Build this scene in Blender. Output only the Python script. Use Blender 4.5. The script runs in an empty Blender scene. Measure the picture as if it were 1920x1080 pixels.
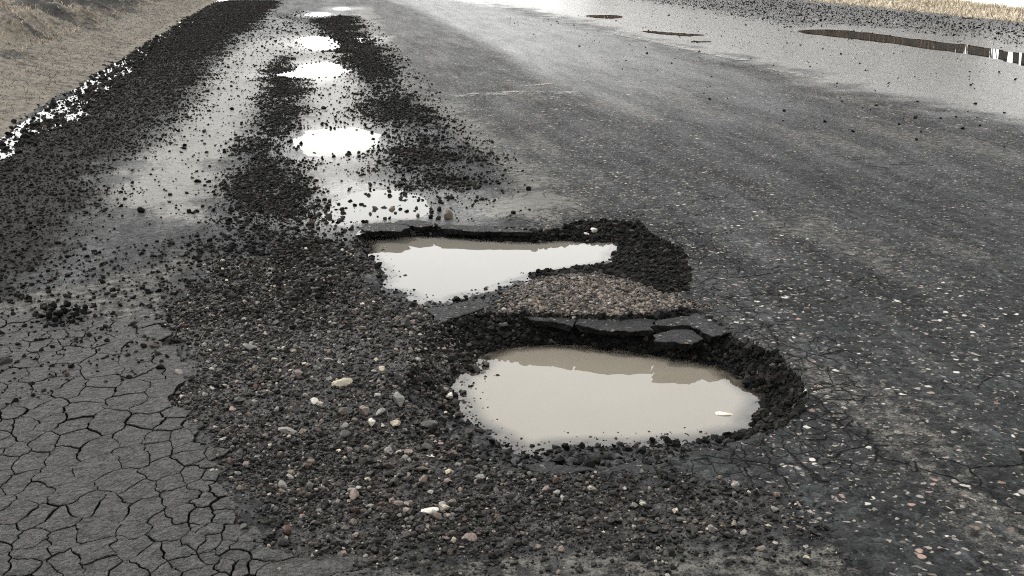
import bpy, bmesh, math, random
import numpy as np
from mathutils import Vector, Matrix, Euler

random.seed(7)
RNG = np.random.default_rng(11)
scene = bpy.context.scene
col = scene.collection
R = math.radians

# ------------------------------------------------------------------ camera
CAM_H = 1.10                     # metres above the road
FPX = 2133.0                     # focal length in pixels of a 1920 wide frame
PITCH = math.atan(638 / FPX)
YAW = math.atan(395 / FPX * math.cos(PITCH))
cam_d = bpy.data.cameras.new('camera')
cam_d.sensor_width = 36.0
cam_d.lens = FPX / 1920 * 36
cam_d.clip_start = 0.05
cam_d.clip_end = 6000
cam = bpy.data.objects.new('camera', cam_d)
col.objects.link(cam)
cam.location = (0, 0, CAM_H)
cam.rotation_euler = (math.pi / 2 - PITCH, 0, -YAW)
scene.camera = cam

# ------------------------------------------------------------------ sky, sun, exposure
SUN_EL, SUN_AZ = R(48), R(-38)
world = bpy.data.worlds.new('World')
scene.world = world
world.use_nodes = True
wn = world.node_tree
wn.nodes.clear()
w_out = wn.nodes.new('ShaderNodeOutputWorld')
w_bg = wn.nodes.new('ShaderNodeBackground')
w_sky = wn.nodes.new('ShaderNodeTexSky')
w_sky.sky_type = 'NISHITA'
w_sky.sun_disc = False
w_sky.sun_elevation = SUN_EL
w_sky.sun_rotation = SUN_AZ
w_sky.dust_density = 4.0
w_mix = wn.nodes.new('ShaderNodeMix')
w_mix.data_type = 'RGBA'
w_mix.inputs[0].default_value = 0.93           # closed, even cloud cover
w_mix.inputs[7].default_value = (9.15, 9.15, 8.95, 1)
wn.links.new(w_sky.outputs[0], w_mix.inputs[6])
wn.links.new(w_mix.outputs[2], w_bg.inputs[0])
w_bg.inputs[1].default_value = 0.075
wn.links.new(w_bg.outputs[0], w_out.inputs[0])

sun_d = bpy.data.lights.new('sun', 'SUN')
sun_d.energy = 1.5
sun_d.angle = R(10)
sun_d.color = (1.0, 0.96, 0.9)
sun = bpy.data.objects.new('sun', sun_d)
col.objects.link(sun)
sv = Vector((math.sin(SUN_AZ) * math.cos(SUN_EL), math.cos(SUN_AZ) * math.cos(SUN_EL), math.sin(SUN_EL)))
sun.rotation_euler = (-sv).to_track_quat('-Z', 'Y').to_euler()
sun.location = sv * 50

scene.view_settings.view_transform = 'Standard'
scene.view_settings.look = 'None'
scene.view_settings.exposure = 1.95
scene.view_settings.gamma = 1
scene.view_settings.use_curve_mapping = False
scene.render.engine = 'CYCLES'
scene.cycles.use_denoising = False
scene.cycles.use_adaptive_sampling = True
scene.cycles.adaptive_threshold = 0.02
scene.cycles.max_bounces = 5
scene.cycles.diffuse_bounces = 1
scene.cycles.glossy_bounces = 3
scene.cycles.transparent_max_bounces = 6
scene.render.film_transparent = False
scene.cycles.pixel_filter_type = 'BLACKMAN_HARRIS'
scene.cycles.filter_width = 1.1

# ------------------------------------------------------------------ ground geometry helpers
cp, sp, cy_, sy_ = math.cos(PITCH), math.sin(PITCH), math.cos(YAW), math.sin(YAW)
FWD = np.array([sy_ * cp, cy_ * cp, -sp])
RGT = np.array([cy_, -sy_, 0.0])
UPV = np.cross(RGT, FWD)


def G(px, py, z=0.0):
    """where on the level z the given point of the photograph lies"""
    d = FWD + RGT * ((px - 960) / FPX) - UPV * ((py - 540) / FPX)
    t = (z - CAM_H) / d[2]
    return (d[0] * t, d[1] * t)


def P(x, y, z=0.0):
    v = np.stack([x, y, z - CAM_H + 0 * x], -1)
    dz = v @ FWD
    return 960 + FPX * (v @ RGT) / dz, 540 - FPX * (v @ UPV) / dz


def px_per_m(x, y, z=0.0):
    return FPX / float(np.array([x, y, z - CAM_H]) @ FWD)


def poly(pts, z=0.0):
    return np.array([G(a, b, z) for a, b in pts])


def sdf(pl, X, Y):
    """signed distance in metres, positive inside"""
    d2 = np.full(X.shape, 1e18)
    ins = np.zeros(X.shape, bool)
    n = len(pl)
    for i in range(n):
        ax, ay = pl[i]
        bx, by = pl[(i + 1) % n]
        ex, ey = bx - ax, by - ay
        wx, wy = X - ax, Y - ay
        t = np.clip((wx * ex + wy * ey) / (ex * ex + ey * ey + 1e-12), 0, 1)
        d2 = np.minimum(d2, (wx - ex * t) ** 2 + (wy - ey * t) ** 2)
        if ay != by:
            c = ((ay > Y) != (by > Y)) & (X < (bx - ax) * (Y - ay) / (by - ay) + ax)
            ins ^= c
    d = np.sqrt(d2)
    return np.where(ins, d, -d)


def vnoise(x, y, seed=0):
    xi, yi = np.floor(x), np.floor(y)
    fx, fy = x - xi, y - yi
    fx, fy = fx * fx * (3 - 2 * fx), fy * fy * (3 - 2 * fy)
    xi, yi = xi.astype(np.int64), yi.astype(np.int64)

    def h(a, b):
        n = (a * 374761393 + b * 668265263 + seed * 974634777) & 0x7fffffff
        n = ((n ^ (n >> 13)) * 1274126177) & 0x7fffffff
        return ((n ^ (n >> 16)) & 0xffff) / 65535.0
    return ((h(xi, yi) * (1 - fx) + h(xi + 1, yi) * fx) * (1 - fy) +
            (h(xi, yi + 1) * (1 - fx) + h(xi + 1, yi + 1) * fx) * fy)


def fbm(x, y, s, o=3, seed=0):
    v, a, t = 0.0, 1.0, 0.0
    for k in range(o):
        v = v + a * vnoise(x * s + 17.3 * k, y * s + 9.1 * k, seed + k)
        t += a
        a *= 0.5
        s *= 2.03
    return v / t - 0.5


def sstep(a, b, v):
    t = np.clip((v - a) / (b - a), 0, 1)
    return t * t * (3 - 2 * t)


# ------------------------------------------------------------------ layout, traced on the ground plane
ROAD_L, ROAD_R = -1.95, 10.9
Z1, Z2 = -0.078, -0.040          # water levels in the near and the far pothole
RIM1 = poly([(770, 640), (825, 603), (900, 584), (940, 587), (1000, 590), (1080, 594), (1160, 596), (1240, 590), (1292, 580), (1330, 594),
             (1362, 612), (1384, 634), (1420, 645), (1458, 660), (1500, 700), (1516, 745), (1497, 776), (1470, 799), (1421, 825),
             (1317, 849), (1198, 880), (1079, 890), (979, 882), (870, 872), (770, 822), (735, 745), (765, 685)])
WAT1 = poly([(900, 666), (935, 652), (959, 648), (1039, 641), (1118, 648), (1198, 659), (1298, 672), (1357, 688), (1413, 725), (1440, 745),
             (1434, 767), (1413, 791), (1421, 806), (1377, 815), (1310, 827), (1198, 835), (1099, 835), (1039, 837), (991, 852),
             (951, 833), (919, 817), (886, 800), (862, 760), (848, 730), (856, 703), (884, 695)], Z1)
RIM2 = poly([(663, 440), (672, 429), (700, 426), (740, 425), (765, 424), (800, 422), (827, 424), (893, 426), (960, 427), (1003, 431), (1053, 427),
             (1080, 413), (1160, 412), (1205, 420), (1225, 440), (1280, 462), (1292, 500), (1292, 545), (1245, 552), (1180, 524),
             (1130, 512), (1060, 517), (1010, 525), (960, 542), (923, 560), (860, 576), (790, 578), (738, 562), (698, 547), (712, 515),
             (690, 490), (668, 465)])
WAT2 = poly([(683, 446), (720, 443), (793, 440), (860, 444), (907, 448), (960, 452), (1010, 453), (1060, 449), (1100, 453), (1168, 457), (1150, 477),
             (1147, 490), (1120, 496), (1060, 506), (1010, 513), (960, 530), (923, 546), (877, 553), (837, 566), (787, 567), (760, 550),
             (712, 540), (727, 517), (703, 493), (690, 470)], Z2)
# shallow puddles on the road: polygon, water level, depth
PUDDLES = [
    ('round white puddle with one dark lump, behind the two potholes', [(535, 258), (560, 244), (610, 236), (670, 237), (712, 250), (715, 270), (690, 285), (640, 292), (580, 290), (545, 278)], -0.006, 0.020),
    ('shallow puddle crowded with dark lumps just behind the far pothole', [(600, 385), (640, 360), (690, 350), (760, 352), (815, 372), (830, 395), (800, 413), (740, 413), (690, 419), (640, 430), (600, 425), (585, 405)], -0.005, 0.010),
    ('white puddle with a long left tail, second behind the far pothole', [(505, 140), (545, 127), (580, 117), (615, 113), (650, 120), (665, 130), (640, 142), (590, 147), (540, 146)], -0.006, 0.018),
    ('oval white puddle, third in the line behind the far pothole', [(548, 80), (560, 70), (595, 66), (630, 68), (660, 80), (640, 92), (600, 95), (570, 90)], -0.006, 0.018),
    ('small white puddle touching the third puddle of the line', [(655, 76), (670, 70), (690, 70), (695, 80), (676, 84)], -0.006, 0.014),
    ('thin white puddle, fourth in the line behind the far pothole', [(565, 27), (590, 22), (620, 23), (625, 28), (600, 31), (575, 31)], -0.006, 0.016),
    ('farthest small white puddle of the line, at the top edge', [(618, 16), (640, 13), (664, 14), (655, 18), (632, 19)], -0.006, 0.016),
    ('long narrow puddle by the far verge mirroring dark tree trunks', [(1490, 57), (1530, 54), (1600, 57), (1700, 70), (1800, 82), (1920, 98), (2100, 122), (2150, 145), (2060, 142), (1930, 124), (1850, 105), (1760, 94), (1660, 80), (1560, 68), (1510, 63)], -0.006, 0.025),
    ('small dark spindle shaped puddle in the far right lane', [(1088, 30), (1110, 27), (1150, 27), (1178, 31), (1150, 34), (1120, 34)], -0.006, 0.020),
    ('dark sliver of a puddle beside the worn white line', [(1190, 56), (1230, 58), (1300, 63), (1345, 64), (1290, 67), (1230, 64)], -0.006, 0.020),
    ('thin dark puddle sliver, nearest to the worn white line', [(1275, 76), (1310, 75), (1345, 78), (1310, 80)], -0.006, 0.016),
]
PUD = [(n, poly(p), lv, dp) for n, p, lv, dp in PUDDLES]
RIV_X = [(-3, -1.80), (3, -1.84), (6, -1.86), (7, -1.80), (8, -1.78), (9.5, -1.72), (11, -1.80), (14, -1.84), (18, -1.84), (25, -1.88), (60, -1.9)]


def riv(Y):
    return np.interp(Y, [a for a, _ in RIV_X], [b for _, b in RIV_X]) + 0.05 * np.sin(Y * 1.7) + 0.03 * np.sin(Y * 4.1)


ALLIG = poly([(-420, 600), (0, 590), (130, 600), (300, 600), (360, 680), (350, 760), (400, 850), (440, 940), (500, 1040), (520, 1150), (-420, 1150)])
ZONES = {
    # dark gritty band along the verge
    'band': poly([(-500, 330), (-200, 270), (0, 236), (110, 190), (250, 95), (360, 25), (420, -5), (470, -40), (500, -50), (520, -10), (500, 25), (440, 70), (395, 115), (350, 190),
                  (290, 260), (180, 330), (150, 420), (100, 500), (0, 560), (-300, 640), (-500, 640)]),
    # crumb strip left of the row of puddles, running into the main gravel
    'strip': poly([(515, 105), (530, 105), (555, 150), (575, 200), (545, 235), (530, 280), (560, 330), (600, 390), (640, 440), (690, 520), (560, 600), (350, 600),
                   (350, 520), (400, 430), (430, 350), (470, 270), (490, 210)]),
    'gravel': poly([(370, 500), (520, 470), (640, 470), (690, 545), (760, 580), (900, 575), (935, 620), (850, 690), (825, 780), (900, 860), (1000, 890), (1220, 890),
                    (1420, 930), (1500, 965), (1420, 1000), (1250, 1010), (1000, 1015), (820, 1045), (640, 1050), (540, 1020), (470, 940), (420, 850), (350, 760), (340, 640), (350, 560)]),
    'right': poly([(640, 30), (665, 35), (660, 60), (700, 90), (730, 120), (745, 170), (800, 215), (850, 260), (920, 310), (945, 340), (880, 370), (820, 385), (790, 360), (710, 330),
                   (725, 290), (730, 260), (700, 225), (680, 200), (690, 160), (660, 140), (640, 100), (600, 40)]),
    'cross': poly([(430, 5), (480, -5), (520, 20), (600, 33), (660, 32), (650, 45), (560, 40), (480, 28)]),
    'ridge': poly([(925, 572), (960, 548), (1010, 528), (1060, 520), (1130, 515), (1185, 532), (1245, 558), (1290, 575), (1240, 590), (1160, 600), (1080, 606), (990, 596), (950, 590)]),
    # pale silt film
    'silt1': poly([(500, 30), (560, 40), (640, 60), (700, 70), (690, 140), (640, 160), (560, 160), (520, 180), (480, 260), (440, 330), (400, 420), (330, 420), (220, 370), (200, 330),
                   (290, 270), (350, 190), (400, 115), (450, 75)]),
    'silt2': poly([(740, 100), (800, 180), (860, 210), (900, 250), (960, 300), (1040, 340), (1110, 370), (1130, 395), (1060, 415), (960, 422), (860, 420), (820, 400), (870, 375),
                   (940, 345), (910, 310), (840, 265), (790, 215), (740, 170), (700, 100), (680, 60), (660, 20), (700, 10), (720, 50)]),
    'silt3': poly([(520, 160), (600, 140), (700, 150), (720, 220), (740, 280), (720, 330), (800, 370), (840, 410), (700, 425), (600, 440), (560, 400), (560, 320), (530, 280), (550, 220)]),
    'silt4': poly([(-200, 545), (0, 545), (150, 530), (250, 500), (420, 430), (470, 470), (360, 520), (340, 600), (200, 610), (0, 610), (-200, 620)]),
    # silty wet half of the road on the far side of the worn line
    'far': poly([(700, -60), (760, -10), (1000, 20), (1150, 62), (1390, 113), (1600, 165), (1780, 200), (1920, 235), (2400, 330), (2900, 330), (2900, 140), (1920, 55), (1500, 5), (1200, -30), (900, -60)]),
    'shoulder': poly([(1000, -40), (1130, -12), (1300, 15), (1420, 36), (1500, 50), (1540, 44), (1700, 55), (1920, 82), (2300, 120), (2300, 80), (1920, 44), (1500, 3), (1200, -30)]),
    'foot': poly([(560, 1040), (700, 1050), (900, 1030), (1100, 1015), (1400, 1010), (1560, 1000), (1600, 1040), (1560, 1150), (400, 1150), (470, 1060)]),
    'tongue': poly([(640, 470), (690, 470), (705, 495), (720, 515), (700, 535), (620, 520), (590, 490)]),
}


def masks(X, Y, only=None):
    """soft ground-cover masks, 0..1, and the distances that the heights need"""
    n1 = fbm(X, Y, 5, 4, 3)
    n2 = fbm(X, Y, 1.2, 3, 9)
    f = {}
    soft = {'band': .22, 'strip': .16, 'gravel': .12, 'right': .22, 'cross': .6, 'ridge': .09, 'silt1': .25, 'silt2': .3, 'silt3': .25, 'silt4': .1, 'far': .5,
            'shoulder': .35, 'foot': .08, 'tongue': .04}
    for k, pl in ZONES.items():
        if only and k != only: continue
        s = soft[k]
        f[k] = sstep(-s, s, sdf(pl, X, Y) + (n1 * 1.6 + n2 * .8) * s * 1.2)
    return f


def height(X, Y, m=None, parts=False):
    if m is None:
        m = masks(X, Y)
    z = fbm(X, Y, .7, 2, 21) * .006
    rough = np.clip(m['gravel'] + m['strip'] * .6 + m['right'] * .5 + m['band'] * .7 + m['ridge'], 0, 1)
    near = sstep(14, 5, Y)
    z = z + rough * near * (fbm(X, Y, 22, 3, 31) * .016 + fbm(X, Y, 6, 2, 33) * .014)
    z = z + m['gravel'] * -.006 + m['ridge'] * .006
    z = z + fbm(X, Y, 60, 2, 41) * .0022 * near
    # cracked field: the bed under the broken pieces
    sa = sdf(ALLIG, X, Y)
    alg = sstep(.0, .05, sa)
    z = z - alg * .013
    # puddles
    wob = fbm(X, Y, 3, 4, 51)
    for _, pl, lv, dp in PUD:
        bb = (X > pl[:, 0].min() - .8) & (X < pl[:, 0].max() + .8) & (Y > pl[:, 1].min() - 2) & (Y < pl[:, 1].max() + 2)
        if bb.any():
            s = sdf(pl, X[bb], Y[bb]) + wob[bb] * .18
            zz = z[bb]
            k = sstep(-.5, .02, s)
            z[bb] = zz * (1 - k) + (lv + .0015 - dp * sstep(0, .18, s) + zz * .35 - .0) * k
    # water line along the verge
    sr = .085 * sstep(3, 7, Y) + .03 - np.abs(X - riv(Y)) + fbm(X, Y, 2.2, 4, 61) * .22
    k = sstep(-.15, .02, sr)
    z = z * (1 - .5 * k) - k * .016
    # potholes
    jag = fbm(X, Y, 9, 4, 71)
    h1 = h2 = None
    for rim, wat, zw, jr in ((RIM1, WAT1, Z1, .030), (RIM2, WAT2, Z2, .030)):
        bb = (X > rim[:, 0].min() - .3) & (X < rim[:, 0].max() + .3) & (Y > rim[:, 1].min() - .3) & (Y < rim[:, 1].max() + .3)
        if not bb.any():
            continue
        x, y = X[bb], Y[bb]
        sr_ = sdf(rim, x, y) + jag[bb] * jr
        sw = sdf(wat, x, y) + jag[bb] * jr * .9
        t = np.clip(sr_, 0, 9) / (np.clip(sr_, 0, 9) + np.clip(-sw, 0, 9) + 1e-4)
        prof = zw * t ** (.55 + .3 * sstep(-.1, .1, y - wat[:, 1].mean()))
        deep = zw - .004 - .055 * sstep(0, .16, sw)
        zz = np.where(sw > 0, deep, prof)
        rag = fbm(x, y, 30, 3, 81) * .026 * sstep(0, .03, sr_) * (sw < .03)
        zz = zz + rag
        ins = sr_ > 0
        zb = z[bb]
        zb[ins] = np.minimum(zb[ins] * .3 + zz[ins], .004)
        z[bb] = zb
    return z


def H(x, y):
    return float(height(np.array([float(x)]), np.array([float(y)]))[0])


# ------------------------------------------------------------------ object helpers
def tag(o, label=None, cat=None, group=None, kind=None):
    if label: o['label'] = label
    if cat: o['category'] = cat
    if group: o['group'] = group
    if kind: o['kind'] = kind
    return o


def link(name, me, mat=None, parent=None):
    o = bpy.data.objects.new(name, me)
    col.objects.link(o)
    if mat is not None and me is not None and not me.materials:
        me.materials.append(mat)
    if parent: o.parent = parent
    return o


def np_mesh(name, V, F, smooth=True):
    """V (n,3), F (m,3|4) arrays"""
    me = bpy.data.meshes.new(name)
    V = np.asarray(V, np.float32)
    F = np.asarray(F, np.int32)
    n = F.shape[1]
    me.vertices.add(len(V))
    me.vertices.foreach_set('co', V.ravel())
    me.loops.add(F.size)
    me.loops.foreach_set('vertex_index', F.ravel())
    me.polygons.add(len(F))
    me.polygons.foreach_set('loop_start', np.arange(0, F.size, n, dtype=np.int32))
    me.polygons.foreach_set('use_smooth', np.full(len(F), smooth))
    me.update(calc_edges=True)
    return me


def fattr(me, name, arr):
    a = me.attributes.new(name, 'FLOAT', 'POINT')
    a.data.foreach_set('value', np.asarray(arr, np.float32))


def cattr(me, name, arr, dom='POINT'):
    a = me.attributes.new(name, 'FLOAT_COLOR', dom)
    arr = np.asarray(arr, np.float32)
    if arr.shape[1] == 3:
        arr = np.concatenate([arr, np.ones((len(arr), 1), np.float32)], 1)
    a.data.foreach_set('color', arr.ravel())


# ------------------------------------------------------------------ materials
class NT:
    def __init__(s, name):
        s.m = bpy.data.materials.new(name)
        s.m.use_nodes = True
        s.t = s.m.node_tree
        s.t.nodes.clear()
        s.out = s.t.nodes.new('ShaderNodeOutputMaterial')

    def n(s, typ, **kw):
        nd = s.t.nodes.new('ShaderNode' + typ)
        for k, v in kw.items():
            setattr(nd, k, v)
        return nd

    def l(s, a, b):
        s.t.links.new(a, b)

    def put(s, sock, v):
        if hasattr(v, 'links') or hasattr(v, 'is_linked'):
            s.l(v, sock)
        elif isinstance(v, (tuple, list)) and sock.type == 'RGBA':
            sock.default_value = tuple(v) + ((1,) if len(v) == 3 else ())
        else:
            sock.default_value = v

    def math(s, op, a, b=0.0, c=None, clamp=False):
        nd = s.n('Math', operation=op, use_clamp=clamp)
        s.put(nd.inputs[0], a)
        s.put(nd.inputs[1], b)
        if c is not None: s.put(nd.inputs[2], c)
        return nd.outputs[0]

    def mix(s, f, a, b):
        nd = s.n('Mix', data_type='RGBA')
        s.put(nd.inputs[0], f)
        s.put(nd.inputs[6], a)
        s.put(nd.inputs[7], b)
        return nd.outputs[2]

    def mixf(s, f, a, b):
        nd = s.n('Mix', data_type='FLOAT')
        s.put(nd.inputs[0], f)
        s.put(nd.inputs[2], a)
        s.put(nd.inputs[3], b)
        return nd.outputs[0]

    def step(s, v, a, b, lo=0.0, hi=1.0):
        nd = s.n('MapRange', interpolation_type='SMOOTHSTEP')
        s.put(nd.inputs[0], v)
        for i, x in enumerate((a, b, lo, hi)):
            s.put(nd.inputs[i + 1], x)
        return nd.outputs[0]

    def attr(s, name, typ='GEOMETRY'):
        nd = s.n('Attribute', attribute_name=name, attribute_type=typ)
        return nd

    def noise(s, vec, scale, detail=4, rough=.55, dist=0.0):
        nd = s.n('TexNoise')
        s.put(nd.inputs['Vector'], vec)
        nd.inputs['Scale'].default_value = scale
        nd.inputs['Detail'].default_value = detail
        nd.inputs['Roughness'].default_value = rough
        nd.inputs['Distortion'].default_value = dist
        return nd.outputs[0]

    def vor(s, vec, scale, feature='F1', rand=1.0):
        nd = s.n('TexVoronoi', feature=feature)
        s.put(nd.inputs['Vector'], vec)
        nd.inputs['Scale'].default_value = scale
        nd.inputs['Randomness'].default_value = rand
        return nd

    def ramp(s, v, stops, const=False):
        nd = s.n('ValToRGB')
        cr = nd.color_ramp
        if const: cr.interpolation = 'CONSTANT'
        while len(cr.elements) > 1: cr.elements.remove(cr.elements[-1])
        for i, (p, c) in enumerate(stops):
            e = cr.elements[0] if i == 0 else cr.elements.new(p)
            e.position = p
            e.color = tuple(c) + (1,)
        s.put(nd.inputs[0], v)
        return nd.outputs[0]

    def vmul(s, vec, k):
        nd = s.n('VectorMath', operation='MULTIPLY')
        s.put(nd.inputs[0], vec)
        nd.inputs[1].default_value = k
        return nd.outputs[0]

    def vadd(s, a, b):
        nd = s.n('VectorMath', operation='ADD')
        s.put(nd.inputs[0], a)
        s.put(nd.inputs[1], b)
        return nd.outputs[0]

    def bump(s, h, dist, strength=1.0, nrm=None):
        nd = s.n('Bump')
        nd.inputs['Strength'].default_value = strength
        s.put(nd.inputs['Distance'], dist)
        s.put(nd.inputs['Height'], h)
        if nrm is not None: s.l(nrm, nd.inputs['Normal'])
        return nd.outputs[0]

    def bsdf(s, color, rough, nrm=None, ior=1.45, spec=.5):
        nd = s.n('BsdfPrincipled')
        s.put(nd.inputs['Base Color'], color)
        s.put(nd.inputs['Roughness'], rough)
        nd.inputs['IOR'].default_value = ior
        s.put(nd.inputs['Specular IOR Level'], spec)
        if nrm is not None: s.l(nrm, nd.inputs['Normal'])
        s.l(nd.outputs[0], s.out.inputs[0])
        return nd


def road_material(piece=False, dark=False):
    s = NT('broken_slab_asphalt' if dark else 'worn_asphalt_piece' if piece else 'worn_wet_asphalt')
    pos = s.n('NewGeometry').outputs['Position']
    fine = s.noise(pos, 160, 2)
    mid = s.noise(pos, 26, 4, .65)
    big = s.noise(pos, 2.2, 3)
    streak = s.noise(s.vmul(pos, (3.2, .5, 1)), 1.6, 7, .72)
    streak2 = s.noise(s.vmul(pos, (10, 3.0, 1)), 1.5, 5, .7)
    # aggregate in the wearing course: rounded, unequal, flush stones
    wob = s.n('TexNoise')
    s.put(wob.inputs['Vector'], pos)
    wob.inputs['Scale'].default_value = 48
    wob.inputs['Detail'].default_value = 1
    wp = s.vadd(pos, s.vmul(wob.outputs[1], (.022, .022, .022)))
    v1 = s.vor(wp, 52)
    v2 = s.vor(wp, 125)
    rnd = s.n('SeparateColor')
    s.l(v1.outputs['Color'], rnd.inputs[0])
    rnd2 = s.n('SeparateColor')
    s.l(v2.outputs['Color'], rnd2.inputs[0])
    if piece:
        a_chip, a_silt, a_tar, a_bed, a_wet = (.9 if dark else .12), .25, 0.0, 0.0, .2
        a_crk = None
    else:
        a_chip, a_silt, a_tar, a_bed, a_wet, a_crk = [s.attr(k).outputs['Fac'] for k in ('chip', 'silt', 'tar', 'bed', 'wet', 'crack')]
    nn = s.math('ADD', s.math('MULTIPLY', s.math('SUBTRACT', mid, .5), 1.3), s.math('MULTIPLY', s.math('SUBTRACT', fine, .5), .9))

    def rag(a):
        if not hasattr(a, 'is_linked'): return a
        return s.step(s.math('ADD', a, nn), .32, .68)
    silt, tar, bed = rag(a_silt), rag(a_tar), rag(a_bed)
    grey = s.ramp(s.math('ADD', s.math('ADD', s.math('MULTIPLY', rnd.outputs[0], .16), s.math('MULTIPLY', rnd2.outputs[1], .16)), s.math('ADD', s.math('MULTIPLY', streak, .55), s.math('MULTIPLY', mid, .34))),
                  [(.30, (.0012, .0013, .0014)), (.5, (.0040, .0042, .0046)), (.70, (.011, .0117, .0126)), (.92, (.042, .044, .046))])
    grey = s.mix(s.step(streak2, .55, .74, 0, .5), grey, (.050, .053, .057))
    chipcol = s.ramp(rnd.outputs[1], [(0, (.13, .12, .11)), (.25, (.05, .05, .05)), (.48, (.15, .105, .088)), (.6, (.22, .21, .195)), (.74, (.085, .06, .046)), (.84, (.25, .24, .22))], True)
    clus = s.math('ADD', rnd.outputs[2], s.math('MULTIPLY', s.math('SUBTRACT', s.noise(pos, 5, 3), .5), .75))
    ischip = s.math('GREATER_THAN', clus, s.mixf(a_chip, 1.25, .955))
    inside = s.step(v1.outputs['Distance'], .62, .40)
    grey = s.mix(s.math('MULTIPLY', ischip, inside), grey, chipcol)
    # small chips
    is2 = s.math('GREATER_THAN', rnd2.outputs[2], s.mixf(a_chip, 1.1, .945))
    grey = s.mix(s.math('MULTIPLY', is2, .8), grey, s.mix(rnd2.outputs[0], (.05, .047, .043), (.17, .15, .13)))
    siltcol = s.mix(mid, (.026, .0255, .023), (.075, .072, .065))
    siltcol = s.mix(s.step(fine, .60, .72, 0, .55), siltcol, (.010, .010, .010))
    bedcol = s.ramp(s.math('ADD', s.math('MULTIPLY', rnd2.outputs[1], .6), s.math('MULTIPLY', mid, .4)),
                    [(.2, (.004, .0038, .0036)), (.45, (.0075, .0072, .0068)), (.7, (.017, .016, .015)), (.9, (.045, .041, .037))])
    tarcol = s.mix(rnd2.outputs[0], (.002, .002, .002), (.0075, .0072, .0068))
    if dark:
        c, rough, spec = grey, .6, .12
    elif piece:
        grit = s.noise(pos, 110, 3, .75)
        c = s.mix(s.step(s.math('ADD', s.math('MULTIPLY', mid, .45), s.math('MULTIPLY', grit, .55)), .38, .62), (.010, .010, .0102), (.046, .046, .0465))
        c = s.mix(s.step(fine, .62, .75, 0, .6), c, (.085, .085, .083))
        c = s.mix(s.step(fine, .40, .30, 0, .7), c, (.006, .006, .006))
        c = s.mix(s.math('MULTIPLY', ischip, s.math('MULTIPLY', inside, .5)), c, chipcol)
        rough = s.mixf(big, .5, .75)
        spec = .12
    else:
        c = s.mix(silt, grey, siltcol)
        c = s.mix(bed, c, bedcol)
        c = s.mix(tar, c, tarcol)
        rough = s.mixf(silt, s.mixf(streak, .66, .42), .50)
        rough = s.mixf(tar, rough, .62)
        rough = s.math('MULTIPLY', rough, s.mixf(a_wet, 1.0, .42))
        spec = s.math('MULTIPLY', s.mixf(tar, s.mixf(a_wet, .045, .5), .025), s.math('MULTIPLY', s.step(streak, .3, .7, .65, 1.35), s.math('ADD', .35, s.math('ADD', s.math('MULTIPLY', rnd.outputs[0], .75), s.math('MULTIPLY', rnd2.outputs[0], .55)))))
    h1 = s.math('MULTIPLY', s.math('SUBTRACT', 1.0, v1.outputs['Distance']), s.mixf(rnd.outputs[0], .5, 1.0))
    h2 = s.math('MULTIPLY', s.math('SUBTRACT', 1.0, v2.outputs['Distance']), .45)
    hh = s.math('ADD', s.math('ADD', h1, h2), s.math('MULTIPLY', fine, .8))
    flat = s.mixf(silt, 1.0, .30) if not piece else .55
    hh = s.math('MULTIPLY', hh, flat)
    hh = s.math('ADD', hh, s.math('MULTIPLY', mid, .9))
    if a_crk is not None:
        # hairline cracking: open joints with dark fill
        wv = s.n('TexNoise')
        s.put(wv.inputs['Vector'], pos)
        wv.inputs['Scale'].default_value = 26
        wpos = s.vadd(pos, s.vmul(wv.outputs[1], (.035, .035, 0)))
        e1 = s.vor(s.vmul(wpos, (1, .8, 1)), 21, 'DISTANCE_TO_EDGE').outputs[0]
        e2 = s.vor(s.vmul(wpos, (1, .75, 1)), 6.5, 'DISTANCE_TO_EDGE').outputs[0]
        c1 = s.math('MULTIPLY', s.step(e1, .034, .008), s.step(s.math('ADD', a_crk, s.math('MULTIPLY', s.math('SUBTRACT', s.noise(pos, 6, 2), .5), 2.0)), .5, .75))
        c2 = s.math('MULTIPLY', s.step(e2, .015, .004), s.step(s.math('ADD', a_crk, s.math('MULTIPLY', s.math('SUBTRACT', big, .5), 2.2)), .45, .6))
        crk = s.math('MAXIMUM', c1, c2)
        c = s.mix(s.math('MULTIPLY', crk, .9), c, (.0025, .0025, .0025))
        hh = s.math('SUBTRACT', hh, s.math('MULTIPLY', crk, 2.5))
        rough = s.mixf(crk, rough, .9)
    if piece:
        hh = s.math('ADD', hh, s.math('MULTIPLY', s.noise(pos, 48, 4, .75), 6.0))
    nrm = s.bump(hh, s.mixf(bed, .0042, .0080) if not piece else .0055, 1.0)
    s.bsdf(c, rough, nrm, spec=spec)
    return s.m


def stone_material(name, instancer=False, rough=(.35, .75), grain=.35, spec=.09):
    s = NT(name)
    pos = s.n('NewGeometry').outputs['Position']
    cl = s.attr('col', 'INSTANCER').outputs['Color'] if instancer else s.n('ObjectInfo').outputs['Color']
    n1 = s.noise(pos, 260, 3)
    n2 = s.noise(pos, 70, 4)
    c = s.mix(s.step(n1, .35, .7, 0, grain), cl, (.006, .006, .006))
    c = s.mix(s.step(n2, .55, .75, 0, grain * .35), c, (.06, .056, .05))
    nrm = s.bump(n1, .0012, .7)
    s.bsdf(c, s.mixf(n2, rough[0], rough[1]), nrm, spec=spec)
    return s.m


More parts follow.
